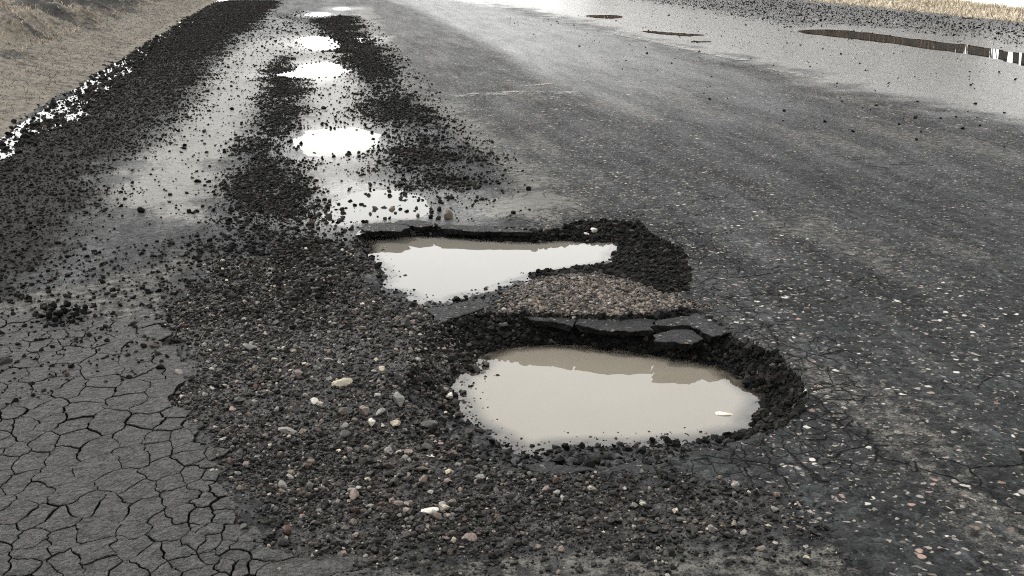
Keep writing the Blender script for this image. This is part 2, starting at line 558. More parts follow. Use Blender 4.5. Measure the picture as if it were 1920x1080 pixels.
def water_material(name, mud, cover, murk):
    s = NT(name)
    pos = s.n('NewGeometry').outputs['Position']
    fr = s.n('Fresnel')
    fr.inputs[0].default_value = 1.333
    rip = s.bump(s.noise(pos, 5, 2), .0006, .12)
    s.l(rip, fr.inputs['Normal'])
    gl = s.n('BsdfGlossy')
    gl.inputs['Roughness'].default_value = .015
    s.l(rip, gl.inputs['Normal'])
    gl.inputs['Color'].default_value = (1, 1, 1, 1)
    df = s.n('BsdfDiffuse')
    s.put(df.inputs[0], s.mix(s.noise(pos, 4, 3), tuple(k * .9 for k in mud), tuple(k * 1.1 for k in mud)))
    tr = s.n('BsdfTransparent')
    tr.inputs[0].default_value = (.82, .76, .66, 1)
    m1 = s.n('MixShader')
    s.put(m1.inputs[0], s.math('MULTIPLY', s.step(s.attr('depth').outputs['Fac'], -.002, murk), cover))
    s.l(tr.outputs[0], m1.inputs[1])
    s.l(df.outputs[0], m1.inputs[2])
    m2 = s.n('MixShader')
    s.l(fr.outputs[0], m2.inputs[0])
    s.l(m1.outputs[0], m2.inputs[1])
    s.l(gl.outputs[0], m2.inputs[2])
    s.l(m2.outputs[0], s.out.inputs[0])
    return s.m


def soil_material(name, dark, light, scale, rough=.9):
    s = NT(name)
    pos = s.n('NewGeometry').outputs['Position']
    a = s.attr('tone').outputs['Fac']
    n1 = s.noise(pos, scale, 6, .65)
    n2 = s.noise(s.vmul(pos, (1, .35, 1)), scale * 3, 4)
    f = s.math('ADD', s.math('MULTIPLY', n1, .6), s.math('MULTIPLY', n2, .4))
    f = s.math('ADD', f, s.math('MULTIPLY', s.math('SUBTRACT', a, .5), .5))
    c = s.ramp(f, [(.40, dark), (.50, tuple((d + l) / 2 for d, l in zip(dark, light))), (.60, light)])
    nrm = s.bump(s.math('ADD', n1, n2), .03, .8)
    s.bsdf(c, rough, nrm, spec=.2)
    return s.m


def blade_material(name):
    s = NT(name)
    c = s.attr('col').outputs['Color']
    s.bsdf(c, .8, spec=.15)
    return s.m


def plain(name, color, rough=.8, var=.4, scale=20):
    s = NT(name)
    pos = s.n('NewGeometry').outputs['Position']
    n1 = s.noise(pos, scale, 4)
    c = s.mix(s.step(n1, .3, .7), tuple(k * (1 - var) for k in color), tuple(min(1, k * (1 + var)) for k in color))
    s.bsdf(c, rough, s.bump(n1, .01, .5), spec=.07)
    return s.m


def paint_material(amount=.75, lo=.46):
    s = NT('worn_road_paint')
    pos = s.n('NewGeometry').outputs['Position']
    n1 = s.noise(pos, 9, 5, .7)
    n2 = s.noise(pos, 60, 3, .7)
    keep = s.math('MULTIPLY', s.step(s.math('ADD', s.math('MULTIPLY', n1, .6), s.math('MULTIPLY', n2, .4)), lo, lo + .18), amount)
    pb = s.n('BsdfPrincipled')
    s.put(pb.inputs['Base Color'], s.mix(n2, (.09, .09, .088), (.19, .19, .185)))
    pb.inputs['Roughness'].default_value = .55
    tr = s.n('BsdfTransparent')
    mx = s.n('MixShader')
    s.l(keep, mx.inputs[0])
    s.l(tr.outputs[0], mx.inputs[1])
    s.l(pb.outputs[0], mx.inputs[2])
    s.l(mx.outputs[0], s.out.inputs[0])
    return s.m


M_ROAD = road_material()
M_PIECE = road_material(True)
M_BROKEN = plain('broken_bitumen', (.006, .0058, .0055), .7, .7, 90)
M_SLAB = road_material(True, True)
M_STONE = stone_material('wet_stone')
M_LUMP = stone_material('bitumen_lump', rough=(.45, .75), grain=.2, spec=.045)
M_GRAVEL = stone_material('loose_gravel', True)
M_CRUMB = stone_material('bitumen_crumbs', True, (.5, .85), .2, .03)
M_MUDW = water_material('muddy_water', (.098, .089, .073), .97, .030)
M_PALEW = water_material('silty_water', (.085, .080, .070), .95, .022)
M_PUD = water_material('puddle_water', (.05, .05, .046), .7, .02)
M_BANK = soil_material('verge_soil', (.003, .0023, .0016), (.075, .065, .051), 7)
M_BANKR = soil_material('pale_verge_soil', (.06, .045, .032), (.36, .32, .25), 4)
M_BLADE = blade_material('dry_grass_blades')
M_PAINT = paint_material()
M_PAINT2 = paint_material(.7, .40)
M_BARK = plain('dark_bark', (.010, .007, .005), .9, .6, 6)
M_TWIG = plain('brown_twigs', (.085, .048, .030), .9, .5, 3)
M_SNOW = plain('old_snow', (.6, .6, .59), .7, .08, 3)
M_EARTH = plain('field_earth', (.06, .05, .035), .95, .4, .3)

# ------------------------------------------------------------------ the road as one sheet of real relief
def growing(a, b, s0, g, smax=1e9):
    v, s = [a], s0
    sign = 1 if b > a else -1
    while (b - v[-1]) * sign > 0:
        v.append(v[-1] + sign * s)
        s = min(s * g, smax)
    v[-1] = b
    return v


xs = np.array(sorted(set(np.round(growing(-1.0, ROAD_L - .35, .006, 1.008, .012)[1:] + list(np.arange(-1.0, 1.62, .006)) +
                                  growing(1.62, ROAD_R + .4, .0065, 1.018, .09), 5))))
ys = [1.15]
while ys[-1] < 420:
    ys.append(ys[-1] + max(.0060, .00068 * ys[-1] ** 2) if ys[-1] < 60 else ys[-1] * 1.12)
ys = np.array(ys)
X, Y = np.meshgrid(xs, ys)
shape = X.shape
X, Y = X.ravel(), Y.ravel()
mk = masks(X, Y)
Z = height(X, Y, mk)
s1, s2 = sdf(RIM1, X, Y), sdf(RIM2, X, Y)
w1, w2 = sdf(WAT1, X, Y), sdf(WAT2, X, Y)
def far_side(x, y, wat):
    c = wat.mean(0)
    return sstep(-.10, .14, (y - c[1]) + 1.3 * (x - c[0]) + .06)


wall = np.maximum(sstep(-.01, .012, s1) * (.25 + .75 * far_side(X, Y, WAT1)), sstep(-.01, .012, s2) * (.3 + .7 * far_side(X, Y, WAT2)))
# broken faces are uneven sideways too
jx = fbm(X, Y, 45, 2, 91) * .018 * wall
jy = fbm(X, Y, 45, 2, 95) * .018 * wall
VX, VY = X + jx, Y + jy
sa = sdf(ALLIG, X, Y)
alg = sstep(-.01, .03, sa)
pudm = np.zeros_like(X)
for _, pl, lv, dp in PUD:
    pudm = np.maximum(pudm, sstep(-.4, .08, sdf(pl, X, Y) + .25 * fbm(X, Y, 2, 3, 55)))
silt = np.clip(np.maximum.reduce([mk['silt1'] * .78 * sstep(19, 13, Y), mk['silt2'] * .85, mk['silt3'] * .85, mk['silt4'] * .5, mk['far'] * .72, mk['foot'] * .50, .44 * sstep(.2, .8, X) * sstep(.02, .22, fbm(X * 1.4, Y * .3, 2.6, 5, 170) + .05 * fbm(X, Y, 20, 2, 171)), mk['tongue'] * .5]), 0, 1)
silt = silt * (1 - .65 * mk['right']) * (1 - .5 * mk['strip']) * (1 - .8 * mk['shoulder'] * (fbm(X, Y * .15, 3, 3, 77) + .5 > .42))
pat = sstep(-.12, .10, fbm(X, Y * .6, 3.2, 3, 160))
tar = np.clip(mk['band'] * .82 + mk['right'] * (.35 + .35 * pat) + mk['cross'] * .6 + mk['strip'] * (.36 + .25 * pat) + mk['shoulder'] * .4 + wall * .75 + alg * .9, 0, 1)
bed = np.clip(mk['gravel'] * .85 + mk['strip'] * .3 + mk['ridge'] * 1.0 * (1 - wall), 0, 1)
bx_ = X + fbm(X, Y * .12, 1.2, 3, 150) * .7
light = np.interp(bx_, [.3, .7, 1.0, 1.9, 2.3, 3.6, 3.95, 4.5, 4.9], [.6, .35, .0, .0, .95, .85, .0, .0, 1.0])
wet = np.clip(pudm * .45 + mk['silt3'] * .42 + mk['far'] * .65 + mk['silt1'] * .22 + mk['gravel'] * .2 + wall * .35 + .50 * light * sstep(4.5, 13, Y) * sstep(.2, 1.2, X) + .08 * sstep(7, 18, Y), 0, 1)
lane = sstep(.15, .6, X - np.interp(Y, [1, 3, 5, 9, 30], [.45, .5, .45, .55, .6]))
chip = np.clip(lane * (1 - mk['far'] * .8) * (1 - .35 * light) + .15, 0, 1) * (1 - mk['foot'] * .6)
crack = np.clip(np.maximum(sstep(-.42, -.02, s1) * sstep(.15, .45, X), sstep(-.6, -.05, s2) * sstep(.5, .9, X) * .8) + mk['foot'] * .15, 0, 1) * (1 - wall)
crack = np.maximum(crack, .35 * lane * sstep(9, 4, Y))

F = (np.arange(shape[0] - 1)[:, None] * shape[1] + np.arange(shape[1] - 1)[None, :]).ravel()
F = np.stack([F, F + 1, F + 1 + shape[1], F + shape[1]], 1)
fc1 = s1[F].mean(1) > 0.004
fc2 = s2[F].mean(1) > 0.004


def cut(name, sel):
    f = F[sel]
    used = np.unique(f)
    rm = np.full(len(X), -1, np.int64)
    rm[used] = np.arange(len(used))
    me = np_mesh(name, np.stack([VX[used], VY[used], Z[used]], 1), rm[f])
    for k, a in (('silt', silt), ('tar', tar), ('bed', bed), ('wet', wet), ('chip', chip), ('crack', crack)):
        fattr(me, k, a[used])
    return link(name, me, M_ROAD)


road = cut('road', ~(fc1 | fc2))
tag(road, 'worn wet asphalt road with potholes, gravel and cracks', 'road', kind='structure')
hole1 = tag(cut('pothole', fc1), 'larger near pothole with dark crumbling walls and muddy water', 'pothole', 'potholes in the road')
hole2 = tag(cut('pothole', fc2), 'shallow far pothole with broken back edge, full of pale water', 'pothole', 'potholes in the road')

# ground under and beyond everything
gm = np_mesh('ground', [(-2500, -300, -.6), (2500, -300, -.6), (2500, 4000, -.6), (-2500, 4000, -.6)], [(0, 1, 2, 3)])
tag(link('ground', gm, M_EARTH), 'flat brown field reaching to the horizon', 'ground', kind='structure')

# ------------------------------------------------------------------ water
def water_mesh(gx, gy, keep, z):
    """level surface that knows how deep the water under it is"""
    X_, Y_ = np.meshgrid(gx, gy)
    sh = X_.shape
    X_, Y_ = X_.ravel(), Y_.ravel()
    ok = keep(X_, Y_)
    f = (np.arange(sh[0] - 1)[:, None] * sh[1] + np.arange(sh[1] - 1)[None, :]).ravel()
    f = np.stack([f, f + 1, f + 1 + sh[1], f + sh[1]], 1)
    f = f[ok[f].any(1)]
    used = np.unique(f)
    rm = np.full(len(X_), -1, np.int64)
    rm[used] = np.arange(len(used))
    X_, Y_ = X_[used], Y_[used]
    me_ = np_mesh('water', np.stack([X_, Y_, X_ * 0 + z], 1), rm[f])
    fattr(me_, 'depth', z - height(X_.copy(), Y_.copy()))
    return me_


def sheet(pl, z, grow):
    lo, hi = pl.min(0) - grow, pl.max(0) + grow
    st = max(.012, (hi - lo).max() / 140)
    return water_mesh(np.arange(lo[0], hi[0] + st, st), np.arange(lo[1], hi[1] + st, st), lambda x, y: sdf(pl, x, y) > -grow, z)


tag(link('puddle_water', sheet(WAT1, Z1, .018), M_MUDW), 'muddy beige water filling the near pothole', 'puddle', 'puddles in the road', 'structure')
tag(link('puddle_water', sheet(WAT2, Z2, .018), M_PALEW), 'pale grey water filling the far pothole', 'puddle', 'puddles in the road', 'structure')
for nme, pl, lv, dp in PUD:
    tag(link('puddle_water', sheet(pl, lv, .10), M_PUD), nme, 'puddle', 'puddles in the road', 'structure')
ry = np.arange(4.0, 40, .5)
me = water_mesh(np.arange(-2.2, -1.35, .03), np.arange(4, 40, .06), lambda x, y: np.abs(x - riv(y)) < .24, -.0115)
tag(link('puddle_water', me, M_PUD), 'thin bright line of water running along the grass verge', 'puddle', 'puddles in the road', 'structure')

# ------------------------------------------------------------------ cracked field: every broken piece of asphalt
def clip_cell(i, S, near, box):
    pg = [(box[0], box[1]), (box[2], box[1]), (box[2], box[3]), (box[0], box[3])]
    sx, sy = S[i]
    for j in near:
        tx, ty = S[j]
        mx, my, nx, ny = (sx + tx) / 2, (sy + ty) / 2, tx - sx, ty - sy
        out = []
        for a in range(len(pg)):
            p, q = pg[a], pg[(a + 1) % len(pg)]
            dp_ = (p[0] - mx) * nx + (p[1] - my) * ny
            dq = (q[0] - mx) * nx + (q[1] - my) * ny
            if dp_ <= 0: out.append(p)
            if dp_ * dq < 0:
                t = dp_ / (dp_ - dq)
                out.append((p[0] + (q[0] - p[0]) * t, p[1] + (q[1] - p[1]) * t))
        pg = out
        if len(pg) < 3: return None
    return pg


def prism(name, ring, top, thick, bev, parent, mat, tilt=(0, 0), under_cut=.0):
    """a broken flat piece: top ring inset for a worn edge, vertical broken sides"""
    ring = np.array(ring)
    c = ring.mean(0)
    n = len(ring)
    d = ring - c
    L = np.hypot(d[:, 0], d[:, 1])[:, None]
    inner = c + d * np.clip((L - bev) / L, .2, 1)
    zt = top + (d[:, 0] * tilt[0] + d[:, 1] * tilt[1])
    V = [(p[0], p[1], z) for p, z in zip(inner, zt)]
    V += [(p[0], p[1], z - bev * .7) for p, z in zip(ring, zt)]
    under = c + d * np.clip((L - under_cut) / L, .2, 1)
    V += [(p[0], p[1], top - thick) for p in under]
    V.append((c[0], c[1], top + .0006))
    Fs = []
    for i in range(n):
        j = (i + 1) % n
        Fs.append((3 * n, i, j))
        Fs.append((i, n + i, n + j, j))
        Fs.append((n + i, 2 * n + i, 2 * n + j, n + j))
    me = bpy.data.meshes.new(name)
    me.from_pydata([tuple(map(float, v)) for v in V], [], Fs)
    me.update()
    me.materials.append(mat)
    me.materials.append(M_BROKEN)
    for i in range(n):
        me.polygons[3 * i + 2].material_index = 1
    bm = bmesh.new()
    bm.from_mesh(me)
    bmesh.ops.recalc_face_normals(bm, faces=bm.faces)
    bm.to_mesh(me)
    bm.free()
    return link(name, me, mat, parent)


def warp2(p, seed):
    p = np.array(p)
    x, y = p[:, 0], p[:, 1]
    return np.stack([x + fbm(x, y, 24, 2, seed) * .030 + fbm(x, y, 95, 2, seed + 3) * .011,
                     y + fbm(x, y, 24, 2, seed + 7) * .034 + fbm(x, y, 95, 2, seed + 5) * .013], 1)


bx = (ALLIG[:, 0].min(), ALLIG[:, 1].min(), ALLIG[:, 0].max(), ALLIG[:, 1].max())
AN = 1.35                                       # pieces run longer along the road
seeds = []
tries = 0
rs = random.Random(5)
while tries < 9000:
    tries += 1
    p = (rs.uniform(bx[0], bx[2]), rs.uniform(bx[1], bx[3]))
    big_ = vnoise(np.array([p[0] * 4.]), np.array([p[1] * 3.]), 5)[0]
    rr = (.034 + .050 * big_ + (.012 if p[0] < -.3 else -.006)) * rs.uniform(.7, 1.2)
    if all((p[0] - q[0]) ** 2 + ((p[1] - q[1]) / AN) ** 2 > min(rr, q[2]) ** 2 for q in seeds):
        seeds.append((p[0], p[1], rr))
S = np.array([(a, b / AN) for a, b, _ in seeds])
inA = sdf(ALLIG, np.array([s_[0] for s_ in seeds]), np.array([s_[1] for s_ in seeds]))
npieces = 0
for i in range(len(S)):
    if inA[i] < -.005: continue
    ppx, ppy = P(np.array([S[i, 0]]), np.array([S[i, 1] * AN]))
    if ppx[0] < -110 or ppy[0] > 1150: continue
    d = ((S - S[i]) ** 2).sum(1)
    near = np.argsort(d)[1:22]
    pg = clip_cell(i, S, near, (bx[0] - .2, bx[1] / AN - .2, bx[2] + .2, bx[3] / AN + .2))
    if not pg: continue
    pg = [(a, b * AN) for a, b in pg]
    ring = []
    for a in range(len(pg)):
        p, q = pg[a], pg[(a + 1) % len(pg)]
        L = math.hypot(q[0] - p[0], q[1] - p[1])
        m_ = max(1, min(9, int(L / .010)))
        for t in range(m_):
            ring.append((p[0] + (q[0] - p[0]) * t / m_, p[1] + (q[1] - p[1]) * t / m_))
    if len(ring) < 4: continue
    ring = warp2(ring, 101)
    c = ring.mean(0)
    gap = (.0011 + .0080 * np.clip(fbm(ring[:, 0], ring[:, 1], 9, 3, 131) + .32, 0, 1) ** 2)[:, None]
    dd = ring - c
    L = np.hypot(dd[:, 0], dd[:, 1])[:, None]
    ring = c + dd * np.clip(1 - gap / L, .3, 1)
    z0 = float(fbm(np.array([c[0]]), np.array([c[1]]), .7, 2, 21)[0]) * .006
    prism('asphalt_piece', ring, z0 + rs.uniform(-.0012, .0012), .022, .0016, road, M_PIECE, (rs.uniform(-.02, .02), rs.uniform(-.02, .02)))
    npieces += 1


def slab(pts, z, top, thick, parent, tilt=(0, 0), step=.014, mat=None):
    pl = poly(pts, z)
    ring = []
    for i in range(len(pl)):
        p, q = pl[i], pl[(i + 1) % len(pl)]
        L = np.hypot(*(q - p))
        m_ = max(1, int(L / step))
        for t in range(m_):
            r_ = p + (q - p) * t / m_
            ring.append(tuple(r_))
    return prism('asphalt_slab', warp2(ring, 201), top, thick, .003, parent, mat or M_SLAB, tilt, .016)


# loosened slabs on the broken edges of the potholes
slab([(1222, 622), (1258, 613), (1290, 614), (1317, 627), (1300, 637), (1264, 632), (1231, 632)], 0, -.010, .028, hole1, (0, .06))
slab([(1234, 598), (1293, 593), (1317, 588), (1345, 600), (1370, 620), (1352, 629), (1324, 626), (1292, 611), (1258, 610), (1222, 608)], 0, -.001, .030, hole1, (0, .03))
slab([(1080, 597), (1150, 597), (1212, 595), (1228, 597), (1218, 608), (1224, 616), (1170, 616), (1120, 613), (1080, 606)], 0, -.004, .024, hole1, (0, .05))
slab([(985, 592), (1040, 592), (1076, 597), (1076, 607), (1040, 600), (990, 598)], 0, -.003, .022, hole1, (0, .04))
slab([(674, 428), (702, 420), (728, 422), (760, 425), (770, 430), (752, 435), (735, 436), (682, 435)], 0, .007, .022, hole2, (0, .02))
slab([(724, 421), (752, 415), (792, 416), (815, 424), (790, 428), (764, 424)], 0, .006, .022, hole2, (0, .02))
slab([(822, 424), (890, 424), (960, 425), (1003, 429), (996, 435), (950, 434), (890, 432), (830, 430)], 0, .001, .022, hole2, (0, .05))
slab([(800, 582), (850, 572), (905, 566), (922, 574), (880, 590), (820, 600)], 0, .004, .02, road, (0, .03))

# crumbling flakes along the low near edge
for pts_, top, tl_ in (([(985, 868), (1020, 862), (1062, 868), (1100, 880), (1066, 890), (1010, 884)], -.004, (.02, -.05)), ([(1108, 876), (1150, 866), (1196, 862), (1232, 866), (1196, 882), (1136, 888)], -.006, (0, -.06)),
                       ([(1238, 862), (1290, 846), (1340, 836), (1356, 842), (1318, 858), (1262, 870)], -.005, (-.02, -.06)), ([(1362, 834), (1404, 818), (1440, 806), (1446, 816), (1408, 832), (1376, 842)], -.003, (-.03, -.04)),
                       ([(1060, 852), (1100, 850), (1124, 856), (1098, 864), (1070, 862)], -.030, (0, -.1)), ([(930, 852), (960, 850), (978, 860), (954, 868)], -.028, (0, -.06))):
    slab(pts_, 0, top, .02, hole1, tl_)

# ------------------------------------------------------------------ worn paint
def strip(name, pts, w, z=.006, mat=None):
    pl = [np.array(G(a, b)) for a, b in pts]
    V, Fs = [], []
    for i, p in enumerate(pl):
        d = pl[min(i + 1, len(pl) - 1)] - pl[max(i - 1, 0)]
        d = d / np.hypot(*d)
        nrm = np.array([-d[1], d[0]]) * w / 2
        for sgn in (1, -1):
            q = p + sgn * nrm
            V.append((q[0], q[1], H(*q) + z))
    for i in range(len(pl) - 1):
        Fs.append((2 * i, 2 * i + 1, 2 * i + 3, 2 * i + 2))
    return link(name, np_mesh(name, V, Fs), mat or M_PAINT, road)


strip('road_marking', [(1140, 60), (1180, 69), (1230, 79), (1290, 92), (1340, 103), (1395, 114)], .14, mat=M_PAINT2)
strip('road_marking', [(1440, 128), (1500, 142), (1540, 150)], .10)
strip('road_marking', [(845, 181), (900, 178), (960, 175), (1020, 174), (1085, 176)], .20)
strip('road_marking', [(970, 163), (1000, 160), (1035, 158), (1060, 162)], .10)

# ------------------------------------------------------------------ loose stones
def rock_mesh(name, seed, sub=1, flat=.65):
    r_ = random.Random(seed)
    bm = bmesh.new()
    bmesh.ops.create_icosphere(bm, subdivisions=sub, radius=1)
    planes = [(Vector((r_.gauss(0, 1), r_.gauss(0, 1), r_.gauss(0, 1))).normalized(), r_.uniform(.42, .8)) for _ in range(9)]
    off = Vector((r_.uniform(0, 50), r_.uniform(0, 50), r_.uniform(0, 50)))
    ax = (r_.uniform(.85, 1.15), r_.uniform(.7, 1.0), flat * r_.uniform(.85, 1.15))
    from mathutils import noise as mn
    for v in bm.verts:
        p = v.co.copy()
        for nrm, d in planes:
            k_ = p.dot(nrm) - d
            if k_ > 0: p -= nrm * k_
        p *= 1 + .22 * mn.noise(v.co * 1.7 + off)
        v.co = Vector((p.x * ax[0], p.y * ax[1], p.z * ax[2]))
    me = bpy.data.meshes.new(name)
    bm.to_mesh(me)
    bm.free()
    return me


ROCKS = [rock_mesh('stone', 40 + i, 2, .62 + .04 * (i % 4)) for i in range(10)]
LUMPS = [rock_mesh('asphalt_lump', 80 + i, 2, .8) for i in range(6)]
for r_ in ROCKS: r_.materials.append(M_STONE)
for r_ in LUMPS: r_.materials.append(M_LUMP)

CREAM, WHITE, PINK, TAN, BROWN, RED, GREY, PALE, DARK, BLACK = ((.22, .195, .15), (.36, .34, .30), (.115, .092, .080), (.085, .069, .053), (.027, .0215, .0175), (.036, .022, .0175),
                                                               (.045, .044, .042), (.13, .125, .115), (.013, .0125, .012), (.0032, .0032, .0032))


def ground_at(px, py):
    z = 0.0
    for _ in range(4):
        x, y = G(px, py, z)
        z = .5 * z + .5 * H(x, y)
    x, y = G(px, py, z)
    return x, y, H(x, y)


def put_rock(name, me, x, y, z, r, colr, label, cat, group=None, sink=.25, flat=1.0):
    o = link(name, me)
    o.location = (x, y, z + r * (.62 * flat - sink))
    o.rotation_euler = (random.uniform(-.35, .35), random.uniform(-.35, .35), random.uniform(0, 6.28))
    o.scale = (r * random.uniform(.95, 1.1), r * random.uniform(.85, 1.05), r * flat * random.uniform(.9, 1.1))
    v = random.uniform(.85, 1.15)
    o.color = (colr[0] * v, colr[1] * v, colr[2] * v, 1)
    return tag(o, label, cat, group)


NOTED = [
    (641, 722, 33, CREAM, 'largest cream stone, in the gravel left of the near pothole', .8),
    (684, 777, 26, PINK, 'angular pinkish grey stone left of the small white stone', 1),
    (697, 797, 18, WHITE, 'small bright white stone in the pale cluster left of the near pothole', 1.1),
    (713, 778, 24, PALE, 'knobbly pale stone directly right of the angular pinkish one', 1),
    (748, 760, 30, PALE, 'tall pale grey stone, highest of the cluster beside the near pothole', 1.3),
    (740, 799, 23, CREAM, 'cream stone below the tall pale grey one', .9),
    (755, 783, 20, TAN, 'tan stone tucked under the tall pale grey stone', .9),
    (801, 797, 32, GREY, 'flat grey stone between the pale cluster and the near pothole', .7),
    (646, 775, 27, GREY, 'broad grey stone left of the angular pinkish stone', .8),
    (646, 818, 23, GREY, 'rounded grey stone below the broad grey stone', 1),
    (645, 802, 20, PALE, 'pale grey pebble just above the rounded grey stone', .8),
    (843, 746, 21, WHITE, 'white stone at the left water edge of the near pothole', .8),
    (792, 907, 21, PINK, 'pale pinkish upright stone in the foreground gravel', 1.3),
    (789, 883, 29, TAN, 'flat tan stone touching the pale pinkish upright stone', .7),
    (729, 875, 26, BROWN, 'maroon brown stone in the gravel below the pale cluster', .7),
    (800, 842, 24, GREY, 'blocky brownish grey stone above the flat tan stone', 1.1),
    (728, 852, 24, PALE, 'pale lumpy stone above the maroon brown one', .9),
    (766, 850, 20, PINK, 'pinkish stone between two grey stones below the pale cluster', .8),
    (807, 856, 20, WHITE, 'thin white flake beside the blocky brownish grey stone', .4),
    (529, 916, 25, PALE, 'pale square cut stone near the cracked asphalt', 1),
    (540, 811, 41, PALE, 'long flat light grey stone in the left of the gravel', .55),
    (447, 752, 28, GREY, 'flat square grey stone at the edge of the cracked asphalt', .6),
    (590, 757, 18, WHITE, 'white speckled stone left of the pale cluster', .9),
    (617, 677, 27, PALE, 'smooth flat pale pebble above the largest cream stone', .6),
    (470, 654, 23, PALE, 'pale stone with a white tip in the upper gravel', .8),
    (560, 704, 20, PINK, 'salmon pink stone above the white speckled stone', .8),
    (338, 703, 21, PINK, 'lone pinkish stone on the rim of the cracked asphalt', .8),
    (666, 933, 23, PINK, 'rounded pinkish stone in the lower gravel', .9),
    (881, 1012, 29, PINK, 'broad pinkish grey stone near the bottom edge', .7),
    (806, 960, 29, WHITE, 'white wedge shaped stone in the lower gravel', .7),
    (820, 971, 26, TAN, 'tan stone leaning on the white wedge shaped stone', .9),
    (538, 998, 22, RED, 'reddish brown stone in the lower left gravel', .9),
    (455, 992, 20, GREY, 'grey stone beside the lower end of the cracked asphalt', .9),
    (869, 737, 16, BLACK, 'small black stone standing in the muddy water', .9),
    (890, 694, 34, DARK, 'dark stone at the tip of the rubble spit in the near pothole', .8),
    (909, 686, 22, BROWN, 'reddish stone on the rubble spit in the near pothole', .9),
    (22, 667, 16, GREY, 'small grey stone beside the black clod at the left edge', .9),
    (760, 610, 40, DARK, 'dark slate coloured stone between the two potholes', .7),
    (1113, 437, 16, WHITE, 'white stone at the right end of the far pothole', .9),
    (1100, 441, 10, WHITE, 'tiny white stone at the right end of the far pothole', .9),
    (858, 779, 20, DARK, 'dark angular stone on the left shore of the near pothole', .9),
    (880, 810, 22, DARK, 'black stone half in water at the lower left shore', .9),
]
for px, py, w, c_, lab, fl in NOTED:
    x, y, z = ground_at(px, py)
    if px in (869,): z = max(z, Z1 - .004)
    put_rock('stone', random.choice(ROCKS), x, y, z, w / 1.85 / px_per_m(x, y, z), c_, lab, 'stone', 'loose stones on the road', .12, fl)

# the next largest stones of the gravel
palette = [(DARK, 24), (GREY, 18), (BLACK, 18), (BROWN, 9), (PALE, 12), (PINK, 7), (TAN, 7), (RED, 3), (CREAM, 5)]
pc = [c for c, w in palette for _ in range(w)]


def scatter(n, pl, seed, extra=None):
    g = np.random.default_rng(seed)
    out = []
    while sum(map(len, out)) < n:
        x = g.uniform(pl[:, 0].min(), pl[:, 0].max(), n * 2)
        y = g.uniform(pl[:, 1].min(), pl[:, 1].max(), n * 2)
        k_ = sdf(pl, x, y) > 0
        if extra is not None: k_ &= extra(x, y)
        out.append(np.stack([x[k_], y[k_]], 1))
    return np.concatenate(out)[:n]


dry = lambda x, y: (sdf(WAT1, x, y) < .01) & (sdf(WAT2, x, y) < .01)
core = poly([(420, 640), (640, 600), (820, 620), (830, 700), (800, 790), (880, 870), (860, 960), (700, 1000), (560, 960), (520, 860), (430, 780)])
pts = np.concatenate([scatter(150, core, 3, dry), scatter(70, ZONES['gravel'], 4, dry)])
hz = height(pts[:, 0], pts[:, 1])
CUTS = (',', ' in the', ' left of', ' directly', ' below', ' tucked', ' between', ' at the', ' touching', ' above', ' just', ' beside', ' near', ' on the', ' standing', ' leaning', ' alone')


def short(lab):
    return lab[:min([lab.find(c) for c in CUTS if c in lab] + [len(lab)])]


def relative(x, y, named):
    """where a thing lies from the closest one that has a name of its own"""
    u, v = (float(k[0]) for k in P(np.array([x]), np.array([y])))
    best = min(named, key=lambda t: (t[0] - u) ** 2 + 3 * (t[1] - v) ** 2)
    du, dv = u - best[0], v - best[1]
    far = 'close' if math.hypot(du, dv) < 30 else 'a little way' if math.hypot(du, dv) < 75 else 'some way'
    side = ('right of' if du > 0 else 'left of') if abs(du) > 1.6 * abs(dv) else ('below' if dv > 0 else 'above')
    return f'{far} {side} the {short(best[4])}'


def size_word(r, a, b):
    return 'tiny' if r < a else 'small' if r < b else 'larger'


for (x, y), z in zip(pts, hz):
    c_ = random.choice(pc)
    r = random.choice((.0065, .0075, .008, .009, .010, .0115)) * random.uniform(.9, 1.15)
    nm = {BLACK: 'black', DARK: 'dark grey', GREY: 'grey', BROWN: 'brown', PALE: 'pale grey', PINK: 'pinkish', TAN: 'tan', RED: 'reddish brown', CREAM: 'cream'}[c_]
    k_ = f'{size_word(r, .0075, .0098)} {nm} stone {relative(x, y, NOTED)}'
    put_rock('stone', random.choice(ROCKS), x, y, z, r, c_, k_, 'stone', 'loose stones on the road', .25, random.uniform(.7, 1.1))

# lumps of broken asphalt
LN = [(565, 271, 11, BLACK, 'lone dark lump standing in the round white puddle'), (265, 398, 18, BLACK, 'dark lump alone on the pale silt by the left gravel band'),
      (8, 688, 34, BLACK, 'black clod at the left edge on cracked asphalt'), (991, 357, 13, BLACK, 'dark lump alone on the pale patch right of the puddles'),
      (704, 395, 17, BROWN, 'brown lump in the shallow puddle, beside another brown lump'), (735, 396, 19, TAN, 'tan brown lump in the shallow puddle behind the far pothole'),
      (840, 409, 24, TAN, 'flat tan lump at the right end of the shallow puddle'), (1547, 229, 9, BLACK, 'tiny black lump alone in the middle of the far lane'),
      (322, 752, 17, BLACK, 'black lump beside the gravel on cracked asphalt'), (1290, 1000, 14, BLACK, 'black crumb on the smooth patch near the bottom edge')]
for px, py, w, c_, lab in LN:
    x, y, z = ground_at(px, py)
    put_rock('asphalt_lump', random.choice(LUMPS), x, y, z, w / 2.05 / px_per_m(x, y, z), c_, lab, 'asphalt lump', 'lumps of broken asphalt', .12, 1.0)
sp_ = poly([(600, 365), (700, 340), (800, 345), (850, 380), (830, 412), (720, 412), (620, 428), (590, 400)])
